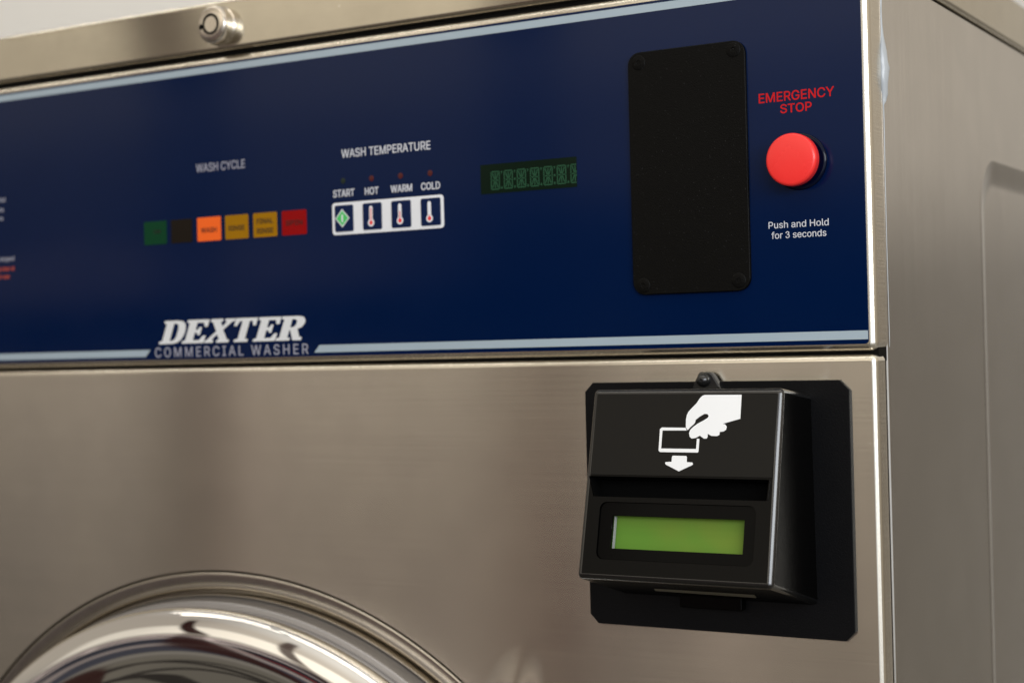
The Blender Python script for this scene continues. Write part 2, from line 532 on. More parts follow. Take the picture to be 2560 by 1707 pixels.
GLYPHS = {'3': (430, [[[60,375],[70,425],[105,470],[155,500],[215,512],[280,500],[325,470],[348,430],[352,385],[340,340],[312,308],[280,290],[325,275],[360,240],[378,195],[380,150],[365,85],[325,35],[270,5],[210,-7],[145,3],[95,32],[62,75],[48,130],[110,138],[122,100],[145,72],[175,54],[212,48],[255,55],[290,78],[312,110],[318,150],[308,195],[282,228],[245,246],[200,250],[180,250],[180,305],[200,305],[240,310],[270,328],[288,355],[290,388],[280,422],[252,446],[215,455],[175,446],[145,425],[127,395],[122,375]]]),
'A': (480, [[[16,0],[85,0],[135,142],[344,142],[395,0],[463,0],[276,509],[201,509]],[[191,302],[213,371],[239,456],[264,372],[287,302],[324,199],[155,199]]]),
'C': (510, [[[70,115],[86,88],[104,63],[126,42],[150,25],[177,11],[205,1],[235,-5],[267,-7],[286,-6],[305,-4],[323,0],[341,5],[357,11],[373,19],[388,28],[402,38],[416,49],[428,62],[448,91],[457,107],[469,142],[473,160],[408,160],[401,136],[389,114],[375,96],[348,74],[327,64],[304,57],[280,53],[267,53],[245,54],[223,59],[203,66],[184,76],[166,89],[151,105],[137,123],[125,145],[116,168],[109,194],[105,223],[103,254],[105,285],[109,314],[116,340],[125,364],[137,385],[150,403],[166,419],[184,432],[203,443],[223,450],[245,454],[267,456],[304,452],[327,445],[348,435],[375,413],[389,395],[401,373],[405,361],[408,348],[473,348],[469,367],[463,385],[456,402],[448,418],[438,433],[427,447],[415,460],[402,471],[388,481],[373,490],[357,498],[340,504],[323,509],[305,513],[286,515],[267,516],[235,514],[205,508],[177,498],[150,484],[126,466],[104,445],[86,421],[70,393],[57,362],[48,329],[42,293],[40,254],[42,215],[48,179],[57,146]]]),
'D': (502, [[[60,509],[60,0],[219,0],[256,2],[291,8],[322,17],[351,31],[376,48],[398,68],[417,92],[433,119],[446,149],[455,181],[460,217],[462,255],[460,293],[455,329],[446,361],[433,391],[418,418],[399,441],[377,461],[353,478],[325,492],[294,501],[261,507],[225,509]],[[221,452],[249,450],[275,446],[299,438],[320,428],[338,415],[354,399],[368,381],[379,361],[388,337],[394,312],[398,285],[399,255],[398,226],[394,198],[388,172],[379,149],[368,128],[354,110],[337,94],[318,81],[296,70],[272,63],[244,58],[215,57],[125,57],[125,452]]]),
'E': (419, [[[125,57],[125,229],[355,229],[355,286],[125,286],[125,452],[372,452],[372,509],[60,509],[60,0],[375,0],[375,57]]]),
'F': (410, [[[125,0],[125,221],[346,221],[346,278],[125,278],[125,452],[369,452],[369,509],[60,509],[60,0]]]),
'G': (520, [[[69,116],[85,88],[104,64],[125,43],[149,25],[176,11],[205,1],[236,-5],[269,-7],[298,-5],[326,0],[352,8],[377,19],[399,33],[419,50],[436,69],[451,91],[463,115],[471,141],[476,170],[478,200],[478,256],[283,256],[283,199],[415,199],[414,180],[410,160],[404,141],[396,123],[386,107],[374,93],[360,81],[345,71],[328,63],[309,57],[290,54],[269,53],[246,54],[224,59],[203,66],[184,76],[166,90],[151,105],[137,124],[125,145],[116,168],[109,194],[105,223],[103,254],[105,285],[109,314],[116,340],[125,364],[137,385],[150,404],[166,419],[183,432],[202,443],[222,450],[243,454],[265,456],[304,452],[347,434],[365,420],[380,403],[404,361],[408,349],[474,349],[470,367],[465,384],[458,401],[449,416],[429,445],[416,458],[389,480],[374,489],[358,497],[340,504],[322,509],[304,513],[285,515],[265,516],[233,514],[203,508],[175,498],[149,484],[125,466],[103,445],[85,421],[69,393],[57,362],[47,329],[42,293],[40,254],[42,215],[47,179],[57,146]]]),
'H': (517, [[[60,0],[125,0],[125,232],[392,232],[392,0],[457,0],[457,509],[392,509],[392,289],[125,289],[125,509],[60,509]]]),
'I': (300, [[[31,57],[31,0],[269,0],[269,57],[183,57],[183,452],[269,452],[269,509],[31,509],[31,452],[118,452],[118,57]]]),
'L': (393, [[[60,509],[60,0],[361,0],[361,57],[125,57],[125,509]]]),
'M': (628, [[[60,0],[60,509],[152,509],[315,90],[476,509],[568,509],[568,0],[504,0],[504,395],[342,0],[286,0],[122,395],[122,0]]]),
'N': (523, [[[60,0],[60,509],[136,509],[399,100],[399,509],[463,509],[463,0],[387,0],[125,409],[125,0]]]),
'O': (533, [[[57,146],[70,115],[86,88],[105,63],[126,42],[150,25],[177,11],[205,1],[235,-5],[267,-7],[299,-5],[329,1],[357,11],[384,25],[408,42],[429,63],[448,88],[464,115],[477,146],[486,179],[491,215],[493,254],[491,293],[486,329],[477,362],[464,393],[448,421],[429,445],[408,466],[384,484],[357,498],[329,508],[299,514],[267,516],[235,514],[205,508],[177,498],[150,484],[126,466],[105,445],[86,421],[70,393],[57,362],[48,329],[42,293],[40,254],[42,215],[48,179]],[[125,144],[116,168],[109,194],[105,223],[103,254],[105,285],[109,314],[116,340],[125,364],[137,385],[151,404],[167,420],[184,433],[203,443],[223,450],[245,454],[267,456],[289,454],[310,450],[330,443],[349,433],[367,420],[383,404],[396,386],[408,365],[418,341],[425,314],[429,286],[430,254],[429,223],[425,194],[418,168],[408,144],[396,123],[383,105],[367,89],[349,76],[330,66],[310,59],[289,54],[267,53],[245,54],[223,59],[203,66],[184,76],[167,89],[151,105],[137,123]]]),
'P': (445, [[[60,0],[125,0],[125,186],[235,186],[263,187],[289,191],[312,198],[332,207],[350,219],[366,233],[379,248],[390,265],[398,284],[404,304],[407,325],[409,348],[407,370],[404,391],[398,411],[390,430],[379,447],[366,462],[350,476],[332,487],[312,497],[289,503],[263,507],[235,509],[60,509]],[[252,243],[233,242],[125,242],[125,452],[232,452],[251,451],[268,449],[284,444],[297,439],[318,423],[326,413],[333,402],[338,389],[342,376],[344,362],[344,333],[342,319],[338,306],[327,282],[318,272],[297,256],[284,250],[269,246]]]),
'R': (449, [[[60,0],[125,0],[125,198],[246,198],[353,0],[428,0],[314,210],[333,217],[351,228],[367,240],[380,255],[390,271],[399,290],[405,309],[408,330],[409,352],[408,374],[405,395],[399,415],[390,433],[380,450],[367,465],[351,478],[333,489],[313,497],[290,504],[264,507],[236,509],[60,509]],[[233,452],[252,451],[269,449],[284,445],[298,440],[309,433],[319,425],[334,405],[339,393],[342,380],[344,367],[345,352],[344,338],[342,324],[339,312],[334,300],[327,290],[319,281],[309,273],[298,267],[284,262],[269,258],[252,256],[234,255],[125,255],[125,452]]]),
'S': (447, [[[76,45],[91,31],[108,19],[128,9],[149,1],[172,-4],[197,-8],[224,-9],[252,-8],[278,-4],[302,2],[323,11],[343,21],[360,34],[374,48],[386,64],[396,81],[403,99],[407,118],[408,139],[407,155],[405,171],[401,185],[395,198],[379,220],[359,238],[336,252],[312,264],[264,279],[212,293],[169,308],[158,313],[148,319],[139,326],[124,342],[119,352],[116,363],[115,376],[118,398],[123,409],[136,427],[145,435],[167,448],[194,456],[209,458],[225,459],[247,457],[267,453],[286,447],[302,437],[316,426],[326,412],[334,396],[337,378],[401,378],[399,397],[394,415],[387,433],[377,449],[365,463],[351,476],[334,488],[316,498],[296,505],[275,511],[252,514],[227,516],[203,514],[180,511],[158,506],[138,498],[119,488],[102,476],[87,463],[75,448],[65,431],[58,413],[53,393],[52,372],[54,348],[60,326],[71,307],[86,289],[105,274],[128,260],[154,249],[184,239],[272,214],[296,205],[325,186],[332,179],[338,171],[345,151],[346,139],[345,126],[336,102],[321,82],[311,74],[299,66],[286,60],[272,55],[257,52],[241,50],[224,49],[209,50],[194,52],[180,55],[166,59],[154,64],[142,71],[132,79],[123,88],[116,98],[110,110],[104,137],[38,137],[41,115],[46,96],[54,77],[64,60]]]),
'T': (449, [[[32,509],[32,452],[193,452],[193,0],[257,0],[257,452],[417,452],[417,509]]]),
'U': (517, [[[62,148],[66,124],[74,101],[85,80],[98,60],[114,43],[133,28],[154,15],[177,5],[203,-2],[230,-7],[259,-8],[288,-7],[315,-2],[340,5],[363,15],[384,28],[403,43],[419,60],[433,80],[443,101],[451,124],[456,148],[457,173],[457,509],[393,509],[393,178],[392,160],[389,144],[384,128],[377,113],[368,99],[357,87],[345,77],[331,68],[315,61],[298,56],[279,53],[259,52],[239,53],[220,56],[203,61],[187,68],[173,77],[160,87],[150,99],[141,113],[133,128],[128,144],[125,160],[124,178],[124,509],[60,509],[60,173]]]),
'W': (686, [[[16,509],[155,0],[230,0],[343,405],[455,0],[530,0],[670,509],[603,509],[492,95],[380,509],[306,509],[193,95],[82,509]]]),
'X': (474, [[[18,0],[91,0],[182,129],[206,166],[225,196],[237,218],[250,195],[268,165],[292,129],[382,0],[456,0],[276,263],[446,509],[374,509],[298,400],[272,361],[252,329],[238,302],[223,329],[204,361],[178,400],[104,509],[29,509],[200,260]]]),
'Y': (472, [[[91,509],[16,509],[203,208],[203,0],[268,0],[268,208],[455,509],[381,509],[280,344],[251,293],[237,260],[222,292],[192,344]]]),
'a': (389, [[[48,45],[57,32],[80,12],[94,5],[110,-1],[126,-5],[142,-8],[160,-9],[176,-8],[190,-6],[203,-3],[215,1],[226,6],[252,25],[269,45],[272,52],[277,52],[277,0],[337,0],[337,251],[336,272],[333,290],[329,306],[315,333],[296,353],[275,367],[227,382],[179,384],[163,382],[148,379],[133,375],[118,370],[104,364],[79,346],[67,335],[57,322],[48,308],[41,291],[100,274],[140,318],[159,326],[171,329],[196,331],[220,329],[240,322],[256,311],[267,297],[271,288],[270,238],[234,227],[178,220],[125,211],[89,199],[67,187],[50,171],[43,161],[38,150],[34,138],[31,123],[30,108],[31,90],[35,73],[40,58]],[[94,87],[92,95],[98,132],[103,139],[125,155],[134,159],[175,168],[200,171],[231,176],[259,182],[276,190],[276,138],[275,126],[269,104],[257,83],[239,66],[228,59],[216,53],[202,49],[187,46],[170,45],[121,56],[107,66]]]),
'c': (396, [[[56,85],[68,64],[82,46],[98,30],[117,16],[137,6],[159,-2],[182,-7],[207,-8],[221,-8],[248,-4],[261,-1],[285,9],[306,21],[334,46],[354,78],[363,102],[304,117],[234,49],[207,46],[189,48],[173,51],[158,57],[145,66],[134,76],[124,89],[115,102],[108,117],[103,134],[99,151],[97,169],[96,187],[97,206],[99,224],[103,242],[108,258],[115,274],[124,287],[134,300],[145,310],[158,319],[173,325],[189,329],[207,330],[226,329],[303,262],[362,277],[353,301],[347,312],[324,341],[315,349],[284,368],[260,377],[234,383],[221,384],[207,384],[182,383],[159,378],[137,371],[117,360],[98,346],[82,330],[68,312],[56,291],[46,268],[40,243],[36,216],[34,187],[36,159],[40,133],[46,108]]]),
'd': (424, [[[46,108],[55,84],[66,64],[79,45],[94,29],[111,16],[130,5],[151,-2],[172,-7],[195,-8],[212,-7],[227,-5],[241,-1],[263,10],[287,31],[307,59],[313,59],[313,0],[372,0],[372,509],[311,509],[311,319],[306,319],[287,346],[263,367],[253,373],[241,378],[213,384],[196,384],[173,383],[151,378],[131,371],[112,361],[95,347],[79,332],[66,313],[55,293],[46,270],[39,245],[35,218],[34,189],[35,160],[39,133]],[[103,133],[99,151],[97,170],[96,189],[97,209],[99,227],[103,245],[108,261],[115,276],[124,290],[133,301],[145,311],[157,319],[172,325],[187,329],[205,330],[221,329],[237,325],[251,320],[263,312],[275,302],[284,291],[293,278],[300,263],[305,247],[309,229],[311,210],[312,189],[311,169],[309,150],[305,132],[293,100],[284,86],[274,75],[263,65],[250,57],[236,51],[221,48],[205,47],[188,48],[172,51],[158,57],[145,66],[134,76],[124,88],[115,101]]]),
'e': (404, [[[35,159],[40,132],[46,108],[56,85],[68,64],[82,46],[98,30],[117,16],[138,6],[161,-2],[185,-7],[212,-8],[231,-7],[249,-5],[266,-1],[283,4],[298,11],[311,19],[324,29],[335,39],[345,51],[353,63],[360,77],[365,91],[306,105],[302,96],[292,80],[278,66],[263,56],[212,46],[195,47],[179,50],[165,55],[151,61],[139,70],[128,80],[118,92],[110,106],[104,122],[100,139],[97,157],[96,169],[371,169],[371,194],[370,219],[368,242],[363,263],[357,282],[350,299],[341,315],[331,329],[319,341],[294,361],[280,368],[266,374],[251,379],[236,382],[221,384],[205,384],[180,383],[157,378],[135,370],[115,359],[97,346],[81,329],[67,311],[55,290],[46,267],[39,242],[35,215],[34,187]],[[99,241],[103,256],[109,270],[116,282],[125,294],[135,304],[146,313],[159,321],[173,326],[189,329],[205,330],[222,329],[237,326],[250,321],[263,314],[273,305],[283,294],[291,282],[298,269],[303,254],[307,237],[309,221],[97,221]]]),
'f': (254, [[[142,0],[142,327],[228,327],[228,379],[142,379],[142,431],[145,443],[149,452],[154,460],[162,466],[171,470],[182,473],[195,474],[215,472],[227,468],[243,521],[222,527],[174,529],[161,527],[148,524],[135,519],[124,513],[113,505],[104,496],[96,486],[89,474],[84,461],[82,447],[81,432],[81,379],[6,379],[6,327],[81,327],[81,0]]]),
'h': (410, [[[53,509],[53,0],[114,0],[114,243],[117,257],[121,271],[126,283],[141,303],[150,311],[172,322],[184,326],[197,328],[210,329],[229,328],[246,323],[260,315],[273,304],[283,291],[290,275],[295,256],[296,235],[296,0],[357,0],[357,240],[356,264],[353,285],[348,304],[341,321],[332,336],[321,349],[309,360],[295,369],[280,376],[264,380],[246,383],[227,384],[207,383],[187,379],[169,372],[152,362],[137,349],[124,332],[114,315],[114,509]]]),
'i': (167, [[[41,483],[44,468],[48,461],[60,449],[84,443],[107,449],[126,475],[126,491],[114,512],[100,521],[84,524],[67,521],[48,506],[44,499]],[[53,379],[53,0],[114,0],[114,379]]]),
'l': (189, [[[53,84],[54,65],[58,47],[65,33],[74,20],[86,10],[101,3],[119,-1],[139,-2],[162,-1],[181,3],[170,54],[146,52],[130,54],[117,68],[114,509],[53,509]]]),
'm': (610, [[[114,0],[114,253],[117,266],[121,278],[126,289],[132,299],[148,314],[168,325],[188,330],[215,329],[229,326],[242,320],[253,311],[262,301],[269,288],[273,275],[274,260],[274,0],[335,0],[335,247],[336,259],[338,270],[345,290],[351,299],[365,314],[374,320],[395,328],[406,330],[419,330],[433,329],[447,326],[460,321],[473,313],[483,302],[490,289],[494,273],[496,254],[496,0],[557,0],[557,255],[556,276],[553,296],[548,313],[541,328],[532,342],[522,354],[510,364],[497,372],[483,378],[468,383],[453,385],[437,386],[422,385],[407,383],[394,380],[381,375],[368,369],[347,353],[337,343],[322,321],[317,309],[316,314],[309,331],[299,347],[287,361],[273,372],[257,380],[239,385],[207,386],[195,384],[172,376],[161,370],[141,355],[132,346],[118,323],[112,310],[112,379],[53,379],[53,0]]]),
'n': (410, [[[114,0],[114,243],[117,257],[121,271],[126,283],[141,303],[150,311],[172,322],[184,326],[197,328],[210,329],[229,328],[246,323],[260,315],[273,304],[283,291],[290,275],[295,256],[296,235],[296,0],[357,0],[357,240],[356,264],[353,285],[348,304],[341,321],[332,336],[321,349],[309,360],[295,369],[280,376],[264,380],[246,383],[227,384],[207,383],[187,379],[169,372],[152,362],[137,349],[124,332],[112,312],[112,379],[53,379],[53,0]]]),
'o': (415, [[[46,108],[56,85],[68,64],[82,46],[98,30],[117,16],[137,6],[159,-2],[182,-7],[207,-8],[233,-7],[256,-2],[278,6],[299,16],[317,30],[333,46],[347,64],[359,85],[369,108],[376,133],[380,159],[381,187],[380,216],[376,243],[369,268],[359,291],[347,312],[333,330],[317,346],[299,360],[278,371],[256,378],[233,383],[207,384],[182,383],[159,378],[137,371],[117,360],[98,346],[82,330],[68,312],[56,291],[46,268],[40,243],[36,216],[34,187],[36,159],[40,133]],[[108,117],[103,134],[99,151],[97,169],[96,187],[97,206],[99,224],[103,242],[108,258],[115,274],[124,287],[134,300],[145,310],[158,319],[173,325],[189,329],[207,330],[226,329],[242,325],[257,319],[270,310],[282,300],[292,287],[300,274],[307,258],[312,242],[316,224],[318,206],[319,187],[318,169],[316,151],[312,134],[307,117],[300,102],[292,89],[282,76],[270,66],[257,57],[242,51],[226,48],[207,46],[189,48],[173,51],[158,57],[145,66],[134,76],[124,89],[115,102]]]),
'p': (424, [[[53,379],[53,-143],[114,-143],[114,59],[138,31],[162,10],[184,-1],[198,-5],[213,-7],[229,-8],[252,-7],[274,-2],[294,5],[313,16],[330,29],[346,45],[359,64],[370,84],[379,108],[385,133],[389,160],[390,189],[389,218],[385,245],[379,270],[370,293],[359,313],[345,332],[330,347],[313,361],[294,371],[274,378],[252,383],[229,384],[212,384],[183,378],[171,373],[161,367],[137,346],[118,319],[112,319],[112,379]],[[113,169],[113,210],[116,229],[120,247],[125,263],[132,278],[140,291],[150,302],[161,312],[174,320],[188,325],[203,329],[220,330],[237,329],[253,325],[267,319],[280,311],[291,301],[301,290],[309,276],[316,261],[321,245],[325,227],[327,209],[328,189],[327,170],[325,151],[321,133],[316,117],[309,101],[301,88],[291,76],[267,57],[253,51],[237,48],[220,47],[204,48],[188,51],[174,57],[162,65],[150,75],[140,86],[132,100],[125,115],[120,132],[116,150]]]),
'r': (259, [[[114,0],[114,250],[117,262],[126,284],[132,293],[149,309],[159,315],[182,323],[194,325],[207,326],[230,324],[243,322],[243,384],[229,384],[213,385],[196,384],[181,380],[166,375],[152,367],[140,358],[130,347],[122,335],[115,321],[112,379],[53,379],[53,0]]]),
's': (365, [[[53,50],[62,38],[72,27],[84,18],[98,10],[112,3],[128,-2],[145,-5],[163,-7],[182,-8],[203,-7],[223,-5],[242,0],[260,6],[276,15],[290,24],[302,35],[312,47],[321,61],[326,75],[330,90],[331,107],[330,125],[325,142],[317,158],[306,171],[292,183],[275,194],[254,202],[229,209],[172,223],[157,227],[133,237],[124,243],[117,250],[112,258],[109,277],[110,289],[114,299],[121,308],[131,317],[143,324],[156,329],[171,332],[187,333],[205,331],[219,328],[232,323],[243,316],[258,298],[264,288],[268,277],[324,290],[314,316],[307,328],[299,339],[290,349],[279,358],[267,366],[239,378],[206,384],[167,384],[149,381],[131,377],[100,363],[87,354],[75,343],[65,332],[57,319],[51,305],[48,290],[47,274],[48,255],[53,237],[61,222],[72,208],[87,196],[104,186],[125,177],[149,170],[212,155],[237,147],[246,142],[254,136],[260,129],[265,121],[268,103],[267,91],[262,81],[255,71],[244,62],[232,55],[217,50],[200,46],[181,45],[165,46],[150,49],[136,54],[124,60],[114,69],[105,79],[99,92],[94,107],[36,94],[40,78],[45,63]]]),
't': (227, [[[67,71],[72,52],[80,35],[92,21],[107,10],[125,2],[145,-3],[168,-4],[192,-3],[213,2],[202,54],[185,51],[170,50],[159,51],[142,56],[136,61],[128,76],[126,98],[126,327],[204,327],[204,379],[126,379],[126,471],[65,471],[65,379],[6,379],[6,327],[65,327],[65,93]]]),
'u': (410, [[[53,379],[53,139],[54,116],[57,95],[62,76],[69,59],[78,44],[89,31],[101,20],[115,11],[130,4],[146,-1],[164,-4],[182,-5],[203,-4],[222,0],[240,7],[257,17],[272,30],[286,47],[297,67],[298,0],[357,0],[357,379],[296,379],[296,153],[295,137],[293,122],[289,109],[283,97],[276,86],[268,77],[259,69],[249,62],[238,57],[226,53],[213,51],[200,50],[181,52],[164,56],[150,64],[137,75],[127,89],[119,105],[115,123],[114,144],[114,379]]])}


def letters_mesh(letters, fmap, t, off=0.0):
    """one mesh of several letters, each filled by itself so that neighbours may touch"""
    out = bmesh.new()
    for lps in letters:
        b_ = outline_mesh(lps, fmap, t, off)
        me = bpy.data.meshes.new('letter')
        b_.to_mesh(me)
        b_.free()
        out.from_mesh(me)
        bpy.data.meshes.remove(me)
    return out


def text_letters(s, x0, x1, z0, h, track=0.0):
    """letters of s set between x0 and x1 on baseline z0 with capital height h (mm)"""
    let, pen = [], 0.0
    for ch in s:
        if ch == ' ':
            pen += 190 + track
            continue
        if ch not in GLYPHS:
            continue
        adv, lps = GLYPHS[ch]
        let.append([[(pen + x, y) for x, y in lp] for lp in lps])
        pen += adv + track
    xa = min(x for l_ in let for lp in l_ for x, y in lp)
    xb = max(x for l_ in let for lp in l_ for x, y in lp)
    k = (x1 - x0) / (xb - xa)
    return [[[(x0 + (x - xa) * k, z0 + y * h / 509.0) for x, y in lp] for lp in l_] for l_ in let]


def text(s, x0, x1, z0, z1, m, parent, y=-0.55, bold=0.0, track=0.0, fmap=None, name='lettering', label=None):
    lt = text_letters(s, x0, x1, z0, z1 - z0, track)
    return put(name, letters_mesh(lt, fmap or flat_map(y), .12, bold), m, parent, label, smooth=False)


# ================================================================== setting
def wall_mesh():
    bm = bmesh.new()
    rounded_box(bm, -4200, 250, 1500, 1600, -1050, 1650, 0)
    return bm


wo_ = put('wall', wall_mesh(), WALLM, None, None, smooth=False)
wo_['kind'] = 'structure'
wo_['label'] = 'pale painted wall out of focus behind the washer'

# ================================================================== the washer
washer = thing('washing_machine', P(-368, 400, -1050),
               'stainless steel front loading washer with navy control panel and round chrome door', 'washing machine')
X0 = -740.0


def fill_hole(bm, yplane, cx, cz, R, n=192):
    """reopens the flat front at yplane with a round hole"""
    bm.faces.ensure_lookup_table()
    fs = [f for f in bm.faces if all(abs(v.co.y - yplane * MM) < 1e-6 for v in f.verts)]
    f = max(fs, key=lambda q: q.calc_area())
    outer = list(f.edges)
    bmesh.ops.delete(bm, geom=[f], context='FACES_ONLY')
    ring = [bm.verts.new(P(cx + R * math.cos(2 * math.pi * k / n), yplane, cz + R * math.sin(2 * math.pi * k / n))) for k in range(n)]
    es = [bm.edges.new((ring[k], ring[(k + 1) % n])) for k in range(n)]
    bmesh.ops.triangle_fill(bm, edges=outer + es, use_beauty=True)
    back = [bm.verts.new(v.co + Vector((0, 9 * MM, 0))) for v in ring]
    for k in range(n):
        bm.faces.new([ring[k], ring[(k + 1) % n], back[(k + 1) % n], back[k]])


bm = bmesh.new()
rounded_box(bm, -737, 0.4, 17, 860, -900, 193, 0)
rounded_box(bm, -737, 2.7, 5, 16.9, -11, -4, 0)  # dark fillers added so the gaps look shaded
rounded_box(bm, -737, 2.0, 5, 16.9, 163, 172, 0)
put('cabinet', bm, GAP_SHADE, washer, smooth=False)

bm = bmesh.new()
rounded_box(bm, X0, 3.5, 0, 860, 167.8, 196.0, 2.6, seg=8)
put('lid', bm, S_LID, washer)

bm = bmesh.new()
rounded_box(bm, X0, 3.5, 0, 15.8, -6.4, 165.2, 3.5, seg=8)
panel = put('control_panel', bm, S_FRONT, washer)

DX, DZ = -370.0, -384.0
bm = bmesh.new()
rounded_box(bm, X0, 3.5, 0, 11.3, -900, -7.9, 3.0, seg=8)
fill_hole(bm, 0, DX, DZ, 262.6)
put('front_panel', bm, S_FRONT, washer)


# low raised bump, shaped and added to give a glint beside the door
bm = bmesh.new()
rings = []
for k in range(13):
    t = k / 12
    hgt = 1.35 * (.5 + .5 * math.cos(math.pi * t)) ** 1.3 - .02
    ring = []
    for j in range(40):
        a = 2 * math.pi * j / 40
        u_, v_ = 38 * t * math.cos(a), 19 * t * math.sin(a)
        ca, sa = math.cos(math.radians(66)), math.sin(math.radians(66))
        ring.append(bm.verts.new(P(-190 + u_ * ca - v_ * sa, -hgt, -180 + u_ * sa + v_ * ca)) if t > 0 else None)
    if t == 0:
        ring = [bm.verts.new(P(-190, -hgt, -180))]
    rings.append(ring)
for p_, q_ in zip(rings, rings[1:]):
    for j in range(40):
        if len(p_) == 1:
            bm.faces.new([p_[0], q_[j], q_[(j + 1) % 40]])
        else:
            bm.faces.new([p_[j], p_[(j + 1) % 40], q_[(j + 1) % 40], q_[j]])
put('glint_bump', bm, S_FRONT, washer, 'low bump added for a glint beside the door', angle=80)


# side panel: rolled front edge, pressed-in field with round corners
def side_panel():
    bm = bmesh.new()
    xs = 3.5
    ya, yb, za, zb = 17.6, 860.0, -900.0, 165.2
    q = lambda y, z, d: P(xs - d, y, z)
    loop = rrect(184, 800, -780, 97, 30, 10)
    rings = []
    for inset, d in ((0, 0), (.8, -.18), (2.2, -.1), (5.0, .35), (9.0, 1.2), (12.5, 1.8), (16, 2.0)):
        pts = rrect(184 + inset, 800 - inset, -780 + inset, 97 - inset, 30 - inset * .6, 10)
        rings.append([bm.verts.new(q(y, z, d)) for y, z in pts])
    n = len(loop)
    for a, b in zip(rings, rings[1:]):
        for k in range(n):
            bm.faces.new([a[k], a[(k + 1) % n], b[(k + 1) % n], b[k]])
    bm.faces.new(rings[-1])
    # outer flat, with the field cut out
    oc = [(ya, za), (yb, za), (yb, zb), (ya, zb)]
    ov = [bm.verts.new(q(y, z, 0)) for y, z in oc]
    oe = [bm.edges.new((ov[i], ov[(i + 1) % 4])) for i in range(4)]
    ie = [bm.edges.get((rings[0][k], rings[0][(k + 1) % n])) for k in range(n)]
    bmesh.ops.triangle_fill(bm, edges=oe + ie, use_beauty=True)
    # rolled front edge and return
    prev = (ov[0], ov[3])
    r = 1.3
    for k in range(1, 9):
        a = math.radians(90 * k / 8)
        y, d = ya - r * math.sin(a), r * (1 - math.cos(a))
        cur = (bm.verts.new(q(y, za, d)), bm.verts.new(q(y, zb, d)))
        bm.faces.new([prev[0], prev[1], cur[1], cur[0]])
        prev = cur
    # top return
    t = [bm.verts.new(q(ya, zb, 6)), bm.verts.new(q(yb, zb, 6))]
    bm.faces.new([ov[3], ov[2], t[1], t[0]])
    return bm


put('side_panel', side_panel(), S_SIDE, washer, angle=30)

# door: seam, rolled steel rim, grey casting, chrome ring, glass
door = link('door', None, washer)
WORLD[door.name] = Matrix.Identity(4)
bm = bmesh.new()
lathe(bm, DX, DZ, [(261.3, 8), (261.3, 1.0), (261.0, .25), (260.2, 0), (258, .04), (255.5, .2), (253.4, .7), (251.8, 1.9), (250.8, 3.8), (250.3, 5.8),
                   (249.9, 5.8), (249.5, -.2), (249.0, -1.0), (248.4, -.9), (247.9, 0)], n=256)
put('door_rim', bm, RIMM, door, angle=60)
bm = bmesh.new()
lathe(bm, DX, DZ, [(247.9, 4), (247.6, -1.0), (246.8, -9), (246.4, -10.2), (245.4, -10.6), (243.6, -11.0), (243.2, -22)], n=256)
put('door_casting', bm, GREYM, door, angle=50)
bm = bmesh.new()
prof = [(243.4, -12), (244.3, -15), (244.6, -18.0), (244.6, -20.5)]
r_, y_ = prof[-1]
for a0, a1, ln, ns in ((6, 52, 5.5, 10), (52, 88, 15.0, 16), (88, 112, 20.0, 16), (112, 118, 16.0, 6)):
    for k in range(ns):                        # turn steadily from one tilt to the next along the arc
        a = math.radians(a0 + (a1 - a0) * (k + .5) / ns)
        r_ -= math.sin(a) * ln / ns
        y_ -= math.cos(a) * ln / ns
        prof.append((r_, y_))
prof += [(r_ - 3, y_ + 4), (r_ - 4, y_ + 14)]
lathe(bm, DX, DZ, prof, n=256)
put('door_ring', bm, CHROME, door, angle=60)
bm = bmesh.new()
lathe(bm, DX, DZ, [(184, -8), (150, -2), (100, 4), (0, 8)], n=128)
put('door_glass', bm, GLASS, door)

# lock on the lid
LX, LZ = -366.0, 181.3
bm = bmesh.new()
lathe(bm, LX, LZ, [(11.2, 0.5), (11.0, -1.2), (10.4, -1.8), (10.4, -6.4), (9.9, -8.0), (8.9, -8.8), (6.0, -9.0), (5.8, -8.2), (4.5, -8.2), (4.3, -9.0), (0, -9.0)], n=64)
lock = put('lock', bm, LOCKM, washer, angle=35)
bm = bmesh.new()
lathe(bm, LX, LZ, [(5.7, -8.25), (5.7, -8.45), (4.6, -8.45), (4.6, -8.25)], n=48)
slab(bm, [(LX - 6.9 + 1.4 * math.cos(a), LZ - .9 + 1.6 * math.sin(a)) for a in [2 * math.pi * k / 16 for k in range(16)]], flat_map(-9.0), .06)
put('keyway', bm, PIT, lock)

# --------------------------------------------------- control panel prints
bm = bmesh.new()
slab(bm, rrect(X0 + 4, 0.1, -3.2, 161.4, 2.0), flat_map(0), .40, bev=.1)
fascia = put('fascia', bm, BLUE, washer)
FY = -0.40


def flat_print(name, pts, m, parent, label=None, y=FY, t=.10):
    bm = bmesh.new()
    slab(bm, pts, flat_map(y), t)
    return put(name, bm, m, parent, label, smooth=False)


flat_print('stripe', [(X0 + 5, 156.4), (-.2, 156.4), (-.2, 160.1), (X0 + 5, 160.1)], STRIPE, fascia, 'pale stripe along the top edge')
flat_print('stripe', [(X0 + 5, -1.35), (-427.6, -1.35), (-424.0, 2.6), (X0 + 5, 2.6)], STRIPE, fascia, 'pale slanted stripe left of the lettering')
flat_print('stripe', [(-306.4, -1.2), (-.2, -1.2), (-.2, 2.75), (-302.9, 2.75)], STRIPE, fascia, 'pale slanted stripe right of the lettering')

